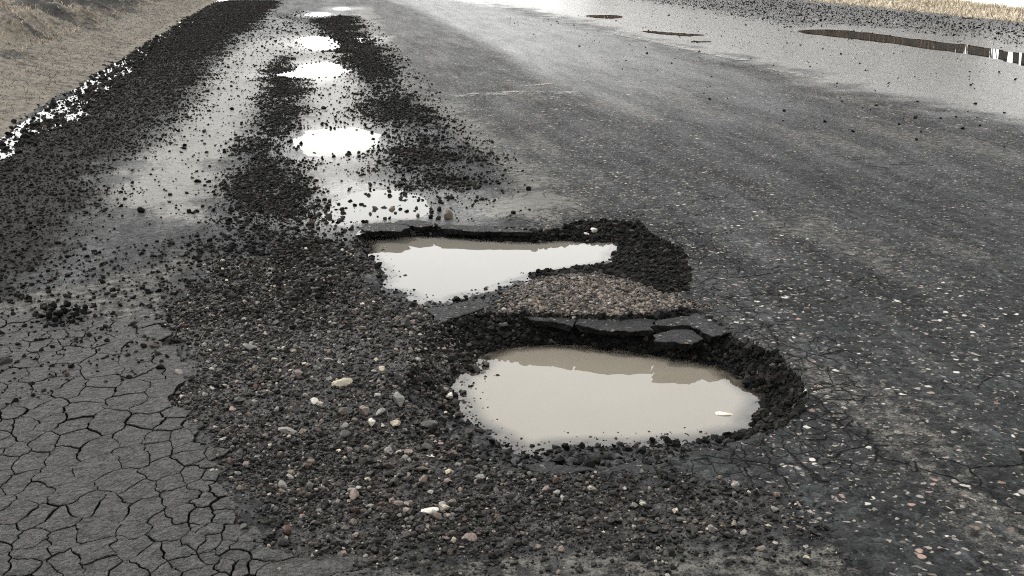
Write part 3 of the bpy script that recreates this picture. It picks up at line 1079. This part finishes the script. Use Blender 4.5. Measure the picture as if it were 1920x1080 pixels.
for (x, y) in scatter(75, sp_, 21):
    r, c_ = random.uniform(.006, .017), random.choice((BLACK, BLACK, BLACK, DARK, BROWN))
    put_rock('asphalt_lump', random.choice(LUMPS), x, y, H(x, y), r, c_, f"{size_word(r, .009, .013)} {'brown' if c_ is BROWN else 'black'} lump {relative(x, y, LN)}", 'asphalt lump', 'lumps of broken asphalt', .15)
for (x, y) in scatter(40, poly([(520, 225), (600, 215), (720, 230), (740, 270), (700, 300), (560, 300), (520, 275)]), 22, lambda x, y: sdf(PUD[0][1], x, y) < .12):
    r = random.uniform(.006, .016)
    u, v = P(np.array([x]), np.array([y]))
    put_rock('asphalt_lump', random.choice(LUMPS), x, y, H(x, y), r, BLACK, f"{size_word(r, .009, .013)} black lump at the {'far' if v[0] < 248 else 'near' if v[0] > 282 else 'middle'} {'left' if u[0] < 590 else 'right' if u[0] > 660 else 'centre'} rim of the round white puddle", 'asphalt lump', 'lumps of broken asphalt', .15)
for (x, y) in scatter(34, poly([(65, 600), (90, 575), (130, 570), (175, 590), (150, 605), (110, 608)]), 23):
    put_rock('asphalt_lump', random.choice(LUMPS), x, y, H(x, y) + .006, random.uniform(.006, .018), BLACK, 'black crumb in the little pile above the cracked asphalt', 'asphalt lump', 'lumps of broken asphalt', .1)
ORD = 'first second third fourth fifth sixth seventh eighth ninth tenth eleventh twelfth thirteenth fourteenth fifteenth sixteenth seventeenth eighteenth nineteenth twentieth twenty-first twenty-second'.split()
rim_pts = [(925, 826), (960, 838), (1003, 838), (1022, 832), (1044, 828), (1060, 838), (1090, 832), (1125, 836), (1150, 836), (1180, 836), (1205, 834), (1235, 832), (1262, 832),
           (1290, 830), (1318, 826), (1340, 822), (1365, 820), (1390, 816), (1405, 812), (1420, 800), (1425, 785), (1432, 772)]
for px, py in rim_pts:
    x, y = G(px + random.uniform(-5, 5), py + 4, Z1 + .01)
    put_rock('asphalt_lump', random.choice(LUMPS), x, y, max(H(x, y), Z1 - .004), random.uniform(.006, .014), random.choice((BLACK, BLACK, DARK)), f'black crumb on the near shore of the muddy water, {ORD[rim_pts.index((px, py))]} from the left', 'asphalt lump', 'lumps of broken asphalt', .15)
me = rock_mesh('wood_chip', 5, 2, .25)
me.materials.append(M_STONE)
x, y = G(1357, 777, Z1)
o = put_rock('wood_chip', me, x, y, Z1, .028, (.45, .41, .33), 'pale flat chip floating in the muddy water of the near pothole', 'chip', None, .15, .35)
o.scale = (.030, .012, .02)
o.rotation_euler = (0, 0, -.25)

# ------------------------------------------------------------------ gravel and grit too small to pick apart
def gn_pebbles(name, mat, variants=6):
    ng = bpy.data.node_groups.new(name, 'GeometryNodeTree')
    ng.interface.new_socket('Geometry', in_out='INPUT', socket_type='NodeSocketGeometry')
    ng.interface.new_socket('Geometry', in_out='OUTPUT', socket_type='NodeSocketGeometry')
    N = ng.nodes.new
    Lk = ng.links.new
    gi, go = N('NodeGroupInput'), N('NodeGroupOutput')
    iop = N('GeometryNodeInstanceOnPoints')
    Lk(gi.outputs[0], iop.inputs['Points'])
    jn = N('GeometryNodeJoinGeometry')
    for v in range(variants):
        ico = N('GeometryNodeMeshIcoSphere')
        ico.inputs['Radius'].default_value = 1
        ico.inputs['Subdivisions'].default_value = 1 if v < 4 else 2
        pos = N('GeometryNodeInputPosition')
        nz = N('ShaderNodeTexNoise')
        nz.noise_dimensions = '4D'
        nz.inputs['W'].default_value = v * 7.7 + 1.3
        nz.inputs['Scale'].default_value = .95
        nz.inputs['Detail'].default_value = 2
        sub = N('ShaderNodeVectorMath')
        sub.operation = 'SUBTRACT'
        Lk(nz.outputs[1], sub.inputs[0])
        sub.inputs[1].default_value = (.5, .5, .5)
        mul = N('ShaderNodeVectorMath')
        mul.operation = 'SCALE'
        Lk(sub.outputs[0], mul.inputs[0])
        mul.inputs['Scale'].default_value = 2.3
        sp2 = N('GeometryNodeSetPosition')
        Lk(ico.outputs['Mesh'], sp2.inputs['Geometry'])
        Lk(mul.outputs[0], sp2.inputs['Offset'])
        sm = N('GeometryNodeSetMaterial')
        sm.inputs['Material'].default_value = mat
        Lk(sp2.outputs[0], sm.inputs['Geometry'])
        g2i = N('GeometryNodeGeometryToInstance')
        Lk(sm.outputs[0], g2i.inputs[0])
        Lk(g2i.outputs[0], jn.inputs[0])
    Lk(jn.outputs[0], iop.inputs['Instance'])
    iop.inputs['Pick Instance'].default_value = True

    def na(nm, typ):
        a = N('GeometryNodeInputNamedAttribute')
        a.data_type = typ
        a.inputs[0].default_value = nm
        return a.outputs[0]
    Lk(na('pick', 'INT'), iop.inputs['Instance Index'])
    Lk(na('rot', 'FLOAT_VECTOR'), iop.inputs['Rotation'])
    Lk(na('scl', 'FLOAT_VECTOR'), iop.inputs['Scale'])
    Lk(iop.outputs[0], go.inputs[0])
    return ng


GN = gn_pebbles('pebble_scatter', M_GRAVEL)
GN_DARK = gn_pebbles('crumb_scatter', M_CRUMB)


def pebbles(name, xy, r, colr, label, flat=.7, sink=.3, zfix=None):
    pale = float(np.mean(colr)) > .0085
    n = len(xy)
    z = height(xy[:, 0].copy(), xy[:, 1].copy()) if zfix is None else zfix
    me = bpy.data.meshes.new(name)
    me.vertices.add(n)
    me.vertices.foreach_set('co', np.stack([xy[:, 0], xy[:, 1], z + r * (flat - sink)], 1).astype(np.float32).ravel())
    a = me.attributes.new('pick', 'INT', 'POINT')
    a.data.foreach_set('value', RNG.integers(0, 6, n).astype(np.int32))
    a = me.attributes.new('rot', 'FLOAT_VECTOR', 'POINT')
    a.data.foreach_set('vector', np.stack([RNG.uniform(-.5, .5, n), RNG.uniform(-.5, .5, n), RNG.uniform(0, 6.28, n)], 1).astype(np.float32).ravel())
    a = me.attributes.new('scl', 'FLOAT_VECTOR', 'POINT')
    a.data.foreach_set('vector', (r[:, None] * np.stack([RNG.uniform(.9, 1.25, n), RNG.uniform(.7, 1, n), flat * RNG.uniform(.7, 1.2, n)], 1)).astype(np.float32).ravel())
    cattr(me, 'col', colr)
    me.materials.append(M_GRAVEL if pale else M_CRUMB)
    o = link(name, me)
    md = o.modifiers.new('pebbles', 'NODES')
    md.node_group = GN if pale else GN_DARK
    return tag(o, label, 'gravel', kind='stuff')


def pick_cols(n, pal):
    cs = np.array([c for c, _ in pal])
    w = np.array([w for _, w in pal], float)
    c = cs[RNG.choice(len(cs), n, p=w / w.sum())]
    return c * RNG.uniform(.65, 1.3, (n, 1))


def sample(zone, n, power=1.0, box=None, keep=None, clump=lambda x, y: 1.0):
    """random points spread with a mask of the ground cover as density"""
    pl = ZONES[zone]
    lo, hi = pl.min(0) - .35, pl.max(0) + .35
    if box: lo, hi = np.maximum(lo, box[:2]), np.minimum(hi, box[2:])
    out, c = [], 0
    for _ in range(40):
        x, y = RNG.uniform(lo[0], hi[0], n), RNG.uniform(lo[1], hi[1], n)
        m = masks(x, y, zone)[zone] ** power
        m = m * clump(x, y)
        k_ = RNG.uniform(0, 1, n) < m
        if keep is not None: k_ &= keep(x, y)
        out.append(np.stack([x[k_], y[k_]], 1))
        c += k_.sum()
        if c >= n: break
    return np.concatenate(out)[:n]


DK = [(BLACK, 60), ((.0065, .0062, .006), 30), (DARK, 14), (BROWN, 2.5), (GREY, 1.2)]
MX = [(BLACK, 40), ((.0065, .0062, .006), 30), (DARK, 24), ((.025, .0242, .023), 11), (GREY, 11), (BROWN, 7), (PALE, 4.5), (PINK, 3), (TAN, 3), (RED, 1.2), (CREAM, 1.6)]
BR = [((.045, .038, .032), 30), (TAN, 22), (BROWN, 20), (PINK, 12), (PALE, 8), (DARK, 22), (BLACK, 12)]

nowat = lambda x, y: (sdf(WAT1, x, y) < 0) & (sdf(WAT2, x, y) < 0)
off_pieces = lambda x, y: nowat(x, y) & (RNG.uniform(0, 1, x.shape) > .85 * sstep(.03, .12, sdf(ALLIG, x, y)))
patchy = lambda x, y: .30 + .70 * sstep(-.12, .12, fbm(x, y, 5, 3, 140))
q = sample('gravel', 52000, 1.2, keep=off_pieces, clump=patchy)
r = np.clip(RNG.lognormal(math.log(.0020), .68, len(q)), .0009, .0095)
pebbles('gravel', q, r, pick_cols(len(q), MX), 'loose mixed gravel spread left of and below the near pothole')
patch2 = lambda x, y: .40 + .60 * sstep(-.10, .10, fbm(x, y * .6, 3.2, 3, 160))
q = sample('strip', 28000, 1.3, keep=nowat, clump=patch2)
r = np.clip(RNG.lognormal(math.log(.0033), .58, len(q)), .0014, .014)
pebbles('gravel', q, r, pick_cols(len(q), DK), 'dark crumbs in the strip beside the row of puddles')
q = sample('band', 80000, 1.0, box=(-1.9, 2.2, 0.2, 26))
r = np.clip(RNG.lognormal(math.log(.0036), .55, len(q)), .0015, .012) * np.interp(q[:, 1], [3, 8, 20], [.8, 1.0, 1.5])
pebbles('gravel', q, r, pick_cols(len(q), DK), 'black gritty gravel band along the left verge')
q = sample('right', 32000, 1.3, box=(-.5, 2, 3, 22), clump=patch2)
r = np.clip(RNG.lognormal(math.log(.0038), .58, len(q)), .0015, .015) * np.interp(q[:, 1], [3, 8, 20], [.9, 1.0, 1.5])
pebbles('gravel', q, r, pick_cols(len(q), DK), 'black crumbs spread right of the row of puddles')
q = sample('ridge', 10000, 1.0, keep=lambda x, y: (sdf(RIM1, x, y) < 0) & (sdf(RIM2, x, y) < 0))
r = np.clip(RNG.lognormal(math.log(.0040), .4, len(q)), .002, .010)
pebbles('gravel', q, r, pick_cols(len(q), BR), 'brownish exposed aggregate on the ridge between the potholes', .65, .35)
q = sample('shoulder', 13000, 1.0, box=(2, 8, 11, 34))
r = np.clip(RNG.lognormal(math.log(.0068), .5, len(q)), .003, .020)
pebbles('gravel', q, r, pick_cols(len(q), DK), 'dark gravel on the far shoulder before the right verge')
# rubble on the pothole walls
for rim, wat, zw, n, lab in ((RIM1, WAT1, Z1, 12000, 'black rubble crumbling down the walls of the near pothole'), (RIM2, WAT2, Z2, 10000, 'black rubble on the slopes of the far pothole')):
    def steep(x, y):
        e = .006
        h0 = height(x.copy(), y.copy())
        g = np.hypot(height(x + e, y.copy()) - h0, height(x.copy(), y + e) - h0) / e
        return (sdf(wat, x, y) < .012) & (np.random.default_rng(n + 1).uniform(0, 1, x.shape) < .10 + .90 * far_side(x, y, wat)) & (np.random.default_rng(n).uniform(0, 1, x.shape) < (.35 + g * .5) / 2)
    q = scatter(n, rim, 60 + n, steep)
    r = np.clip(RNG.lognormal(math.log(.0034), .6, n), .0012, .015)
    pebbles('rubble', q, r, pick_cols(n, [(BLACK, 70), ((.006, .0058, .0055), 24), (DARK, 10), (BROWN, 3), (GREY, 2)]), lab, .75, .45)
for wat, zw, n, lab in ((WAT1, Z1, 260, 'fine grit floating in the shallows of the near pothole'), (WAT2, Z2, 120, 'fine grit floating in the shallows of the far pothole')):
    q = scatter(n, wat, 70 + n, lambda x, y: (sdf(wat, x, y) < .10 * np.random.default_rng(n).uniform(0, 1, x.shape) ** 2.2) & (far_side(x, y, wat) < .75))
    r = np.clip(RNG.lognormal(math.log(.0024), .5, n), .001, .008)
    pebbles('grit', q, r, pick_cols(n, MX), lab, .6, .5, np.full(n, zw))
# thin scatter of crumbs over the silt and the whole road
pl_all = poly([(300, 100), (560, 20), (700, 40), (900, 250), (1000, 400), (840, 420), (560, 440), (330, 440), (200, 400)])
q = scatter(5200, pl_all, 91)
r = np.clip(RNG.lognormal(math.log(.0045), .5, len(q)), .002, .015) * np.interp(q[:, 1], [3, 8, 20], [.9, 1.1, 1.6])
pebbles('gravel', q, r, pick_cols(len(q), DK), 'scattered dark crumbs on the pale silt around the puddles')
q = scatter(700, poly([(900, 30), (1500, 10), (2000, 60), (2100, 300), (1500, 260), (1100, 120)]), 92)
r = np.clip(RNG.lognormal(math.log(.006), .5, len(q)), .003, .018)
pebbles('gravel', q, r, pick_cols(len(q), DK), 'sparse dark crumbs on the pale far lane')
q = scatter(1500, poly([(-200, 540), (400, 430), (450, 560), (360, 640), (300, 700), (0, 760), (-200, 760)]), 93)
r = np.clip(RNG.lognormal(math.log(.0042), .5, len(q)), .0018, .012)
pebbles('gravel', q, r, pick_cols(len(q), DK), 'dark crumbs strewn at the upper edge of the cracked asphalt', zfix=height(q[:, 0].copy(), q[:, 1].copy()) + .012 * sstep(0, .05, sdf(ALLIG, q[:, 0], q[:, 1])))
q = scatter(900, poly([(800, 900), (1300, 880), (1560, 950), (1600, 1060), (700, 1090), (500, 1040)]), 94)
r = np.clip(RNG.lognormal(math.log(.0030), .5, len(q)), .0015, .008)
pebbles('gravel', q, r, pick_cols(len(q), MX), 'crumbs and grit on the asphalt near the bottom edge')
# stones poking out of the water line by the verge
yy = RNG.uniform(4.5, 24, 5200)
q = np.stack([riv(yy) + RNG.normal(.02, .13, len(yy)), yy], 1)
r = np.clip(RNG.lognormal(math.log(.009), .5, len(q)), .004, .03)
pebbles('gravel', q, r, pick_cols(len(q), DK), 'dark stones standing in the water line beside the verge')

# ------------------------------------------------------------------ verges
def terrain(name, xs_, ys_, fz, ftone, mat, label, cat):
    X_, Y_ = np.meshgrid(xs_, ys_)
    sh = X_.shape
    X_, Y_ = X_.ravel(), Y_.ravel()
    f = (np.arange(sh[0] - 1)[:, None] * sh[1] + np.arange(sh[1] - 1)[None, :]).ravel()
    f = np.stack([f, f + 1, f + 1 + sh[1], f + sh[1]], 1)
    me = np_mesh(name, np.stack([X_, Y_, fz(X_, Y_)], 1), f)
    fattr(me, 'tone', ftone(X_, Y_))
    return tag(link(name, me, mat), label, cat, kind='structure')


def zl(x, y):
    d = -x - 1.93 + .10 * fbm(x, y, 1.5, 3, 5)
    foot = -.020 + .032 * sstep(-.07, .05, d) + .15 * sstep(0, .95, d)
    clump = sstep(.75, 1.25, d + fbm(x, y, 1.1, 3, 15) * .5) * (.20 + .30 * fbm(x, y, 1.3, 3, 25) + .40 * fbm(x, y, 3.6, 3, 26))
    far = .25 * sstep(1.5, 6, d) + .25 * fbm(x, y, .35, 2, 27) * sstep(2, 6, d)
    return foot + clump + far + .012 * fbm(x, y * .5, 14, 2, 28)


def mud(x, y):
    d = -x - 1.93
    return sstep(-.05, .05, fbm(x, y * .55, 2.6, 4, 35)) * sstep(.5, 1.0, d + .4 * fbm(x, y, 1.5, 2, 37))


def tl(x, y):
    return .62 - .45 * mud(x, y) + .25 * fbm(x, y * .4, 3, 3, 36)


lx = -np.array(growing(1.86, 60, .03, 1.03))
ly = np.array(growing(1.0, 420, .06, 1.012))
terrain('verge_left', lx[::-1], ly, zl, tl, M_BANK, 'brown bank of mud and dead grass along the left road edge', 'verge')


def zr(x, y):
    d = x - 10.8 + .25 * fbm(x, y, .9, 3, 45)
    return -.05 + .15 * sstep(-.1, .5, d) + .08 * fbm(x, y, 1.4, 4, 46) * sstep(0, .8, d) + .5 * sstep(3, 16, d)


rx = np.array(growing(10.55, 120, .06, 1.04))
ry_ = np.array(growing(4.0, 420, .12, 1.014))
terrain('verge_right', rx, ry_, zr, lambda x, y: .6 + 0 * x, M_BANKR, 'pale straw covered verge beyond the far lane', 'verge')


def blades(name, x, y, z, hgt, width, lean, cols, label):
    n = len(x)
    a = RNG.uniform(0, 6.28, n)
    ca, sa_ = np.cos(a), np.sin(a)
    b = RNG.uniform(0, 6.28, n)
    lx_, ly_ = np.cos(b) * lean * hgt, np.sin(b) * lean * hgt
    hv = hgt * np.sqrt(np.clip(1 - lean ** 2, .02, 1))
    w = width / 2
    V = np.stack([
        np.stack([x - ca * w, y - sa_ * w, z - .01], 1), np.stack([x + ca * w, y + sa_ * w, z - .01], 1),
        np.stack([x + lx_ * .45 + ca * w * .7, y + ly_ * .45 + sa_ * w * .7, z + hv * .6], 1), np.stack([x + lx_ * .45 - ca * w * .7, y + ly_ * .45 - sa_ * w * .7, z + hv * .6], 1),
        np.stack([x + lx_, y + ly_, z + hv], 1)], 1).reshape(-1, 3)
    i0 = np.arange(n) * 5
    Fq = np.concatenate([np.stack([i0, i0 + 1, i0 + 2], 1), np.stack([i0, i0 + 2, i0 + 3], 1), np.stack([i0 + 3, i0 + 2, i0 + 4], 1)])
    me = np_mesh(name, V, Fq, False)
    cattr(me, 'col', np.repeat(cols, 5, 0))
    return tag(link(name, me, M_BLADE), label, 'grass', kind='stuff')


def straw(n, a, b):
    t = RNG.uniform(0, 1, (n, 1))
    return (np.array(a) * (1 - t) + np.array(b) * t) * RNG.uniform(.6, 1.25, (n, 1))


n = 70000
y = 4 + 36 * RNG.uniform(0, 1, n) ** 1.3
x = -1.93 - .75 - RNG.uniform(0, 1, n) ** 1.3 * (2 + .22 * y)
k_ = fbm(x, y, 3.6, 3, 26) + fbm(x, y, 1.3, 3, 25) * .5 + RNG.normal(0, .06, n) > .03 - .02
k_ &= RNG.uniform(0, 1, n) > .9 * mud(x, y)
x, y = x[k_], y[k_]
n = len(x)
blades('grass', x, y, zl(x, y), RNG.uniform(.02, .08, n), RNG.uniform(.004, .009, n), RNG.uniform(.6, .98, n), straw(n, (.04, .028, .017), (.42, .34, .245)), 'matted dead brown grass covering the left bank')
n = 26000
y = 4 + 30 * RNG.uniform(0, 1, n) ** 1.3
x = -1.98 - RNG.uniform(0, 1, n) * .95
blades('grass', x, y, zl(x, y), RNG.uniform(.03, .09, n), RNG.uniform(.003, .006, n), RNG.uniform(.93, .995, n), straw(n, (.012, .010, .008), (.12, .106, .082)), 'flattened greyish grass lying on the foot of the left bank')
def snowy(x, y):
    return sstep(11.5, 12.0, x + (16.5 - y) * .2 + .5 * fbm(x, y, .9, 3, 66))


n = 80000
y = RNG.uniform(9, 42, n)
x = 10.75 + RNG.uniform(0, 1, n) ** 1.8 * 4 + .2 * fbm(RNG.uniform(0, 1, n), y, .9, 2, 5)
k_ = RNG.uniform(0, 1, n) > .93 * snowy(x, y)
x, y = x[k_], y[k_]
n = len(x)
blades('grass', x, y, zr(x, y), RNG.uniform(.04, .12, n), RNG.uniform(.006, .014, n), RNG.uniform(.3, .97, n), straw(n, (.05, .036, .022), (.60, .52, .40)), 'straw coloured dead grass on the verge beyond the far lane')

# old snow lying behind the right verge
sx_ = np.array(growing(11.6, 40, .2, 1.06))
sy_2 = np.array(growing(6, 60, .3, 1.01))
Xs, Ys = np.meshgrid(sx_, sy_2)
shs = Xs.shape
Xs, Ys = Xs.ravel(), Ys.ravel()
Zs = zr(Xs, Ys) + .05 + .22 * fbm(Xs, Ys, .8, 3, 65) * .5 + .20 * snowy(Xs, Ys) - .15
f = (np.arange(shs[0] - 1)[:, None] * shs[1] + np.arange(shs[1] - 1)[None, :]).ravel()
me = np_mesh('snow', np.stack([Xs, Ys, Zs], 1), np.stack([f, f + 1, f + 1 + shs[1], f + shs[1]], 1))
tag(link('snow', me, M_SNOW), 'white remains of old snow behind the straw grass of the right verge', 'snow', kind='stuff')

# ------------------------------------------------------------------ trees across the field (the long puddle mirrors them)
def tube(bm, p0, p1, r0, r1, n=6):
    d = (p1 - p0).normalized()
    u = d.orthogonal().normalized()
    w = d.cross(u)
    a = [bm.verts.new(p0 + (u * math.cos(t) + w * math.sin(t)) * r0) for t in [6.2832 * i / n for i in range(n)]]
    b = [bm.verts.new(p1 + (u * math.cos(t) + w * math.sin(t)) * r1) for t in [6.2832 * i / n for i in range(n)]]
    for i in range(n):
        bm.faces.new((a[i], a[(i + 1) % n], b[(i + 1) % n], b[i]))


def tree_meshes(seed):
    r_ = random.Random(seed)
    bt, bc = bmesh.new(), bmesh.new()
    hgt = r_.uniform(9, 12)
    p = Vector((0, 0, -.4))
    nseg = 7
    pts_ = [p]
    for i in range(nseg):
        p = p + Vector((r_.uniform(-.12, .12), r_.uniform(-.12, .12), hgt / nseg))
        pts_.append(p)
    for i in range(nseg):
        tube(bt, pts_[i], pts_[i + 1], .19 * (1 - i / nseg) + .03, .19 * (1 - (i + 1) / nseg) + .03, 8)
    for _ in range(26):
        t = r_.uniform(.38, .98)
        i = int(t * nseg)
        b0 = pts_[i].lerp(pts_[i + 1], t * nseg - i)
        a = r_.uniform(0, 6.28)
        L = (1.1 - t) * r_.uniform(2.5, 4.5)
        b1 = b0 + Vector((math.cos(a) * L, math.sin(a) * L, L * r_.uniform(.3, .9)))
        tube(bt if t < .6 else bc, b0, b1, .05 * (1.2 - t), .012, 4)
        for __ in range(7):
            c0 = b0.lerp(b1, r_.uniform(.3, 1))
            c1 = c0 + Vector((r_.uniform(-.8, .8), r_.uniform(-.8, .8), r_.uniform(0, .8)))
            tube(bc, c0, c1, .010, .004, 3)
    out = []
    for bm_, nm, mt in ((bt, 'trunk', M_BARK), (bc, 'crown', M_TWIG)):
        me_ = bpy.data.meshes.new(nm)
        bm_.to_mesh(me_)
        bm_.free()
        me_.materials.append(mt)
        out.append(me_)
    return out


TM = [tree_meshes(300 + i) for i in range(4)]
rt = random.Random(12)
az = [11.5 + i * .62 + rt.uniform(-.25, .25) for i in range(34)] + [30.2, 30.9, 31.6, 32.3, 33.15, 33.5, 34.1, 34.6, 35.0]
for a in az:
    dist = rt.uniform(40, 52) if a > 26 else rt.uniform(42, 66)
    x, y = math.sin(R(a)) * dist, math.cos(R(a)) * dist
    if x < 14: continue
    e = bpy.data.objects.new('bare_tree', None)
    col.objects.link(e)
    e.location = (x, y, float(zr(np.array([x]), np.array([y]))[0]))
    e.rotation_euler = (0, 0, rt.uniform(0, 6.28))
    e.scale = (rt.uniform(.6, 1.0),) * 2 + (rt.uniform(.9, 1.2),)
    tag(e, 'bare dark tree in the row mirrored in the long puddle', 'tree', 'bare trees beyond the right verge')
    tm = rt.choice(TM)
    link('trunk', tm[0], None, e)
    link('crown', tm[1], None, e)
# brown thicket at their feet
bmv, bmf = [], []
nt = 8500
az_ = 11.0 + 21.4 * RNG.uniform(0, 1, nt)
az_ = np.where((az_ > 30.4) & (RNG.uniform(0, 1, nt) < .75), 11 + 19 * RNG.uniform(0, 1, nt), az_)
dist = RNG.uniform(44, 64, nt)
x, y = np.sin(np.radians(az_)) * dist, np.cos(np.radians(az_)) * dist
k_ = x > 13.5
x, y = x[k_], y[k_]
n = len(x)
o = blades('undergrowth', x, y, zr(x, y), RNG.uniform(2.0, 4.6, n), RNG.uniform(.03, .10, n), RNG.uniform(.05, .35, n), straw(n, (.010, .006, .004), (.11, .062, .040)), 'brown leafless thicket under the bare trees beyond the right verge')
o['category'] = 'thicket'
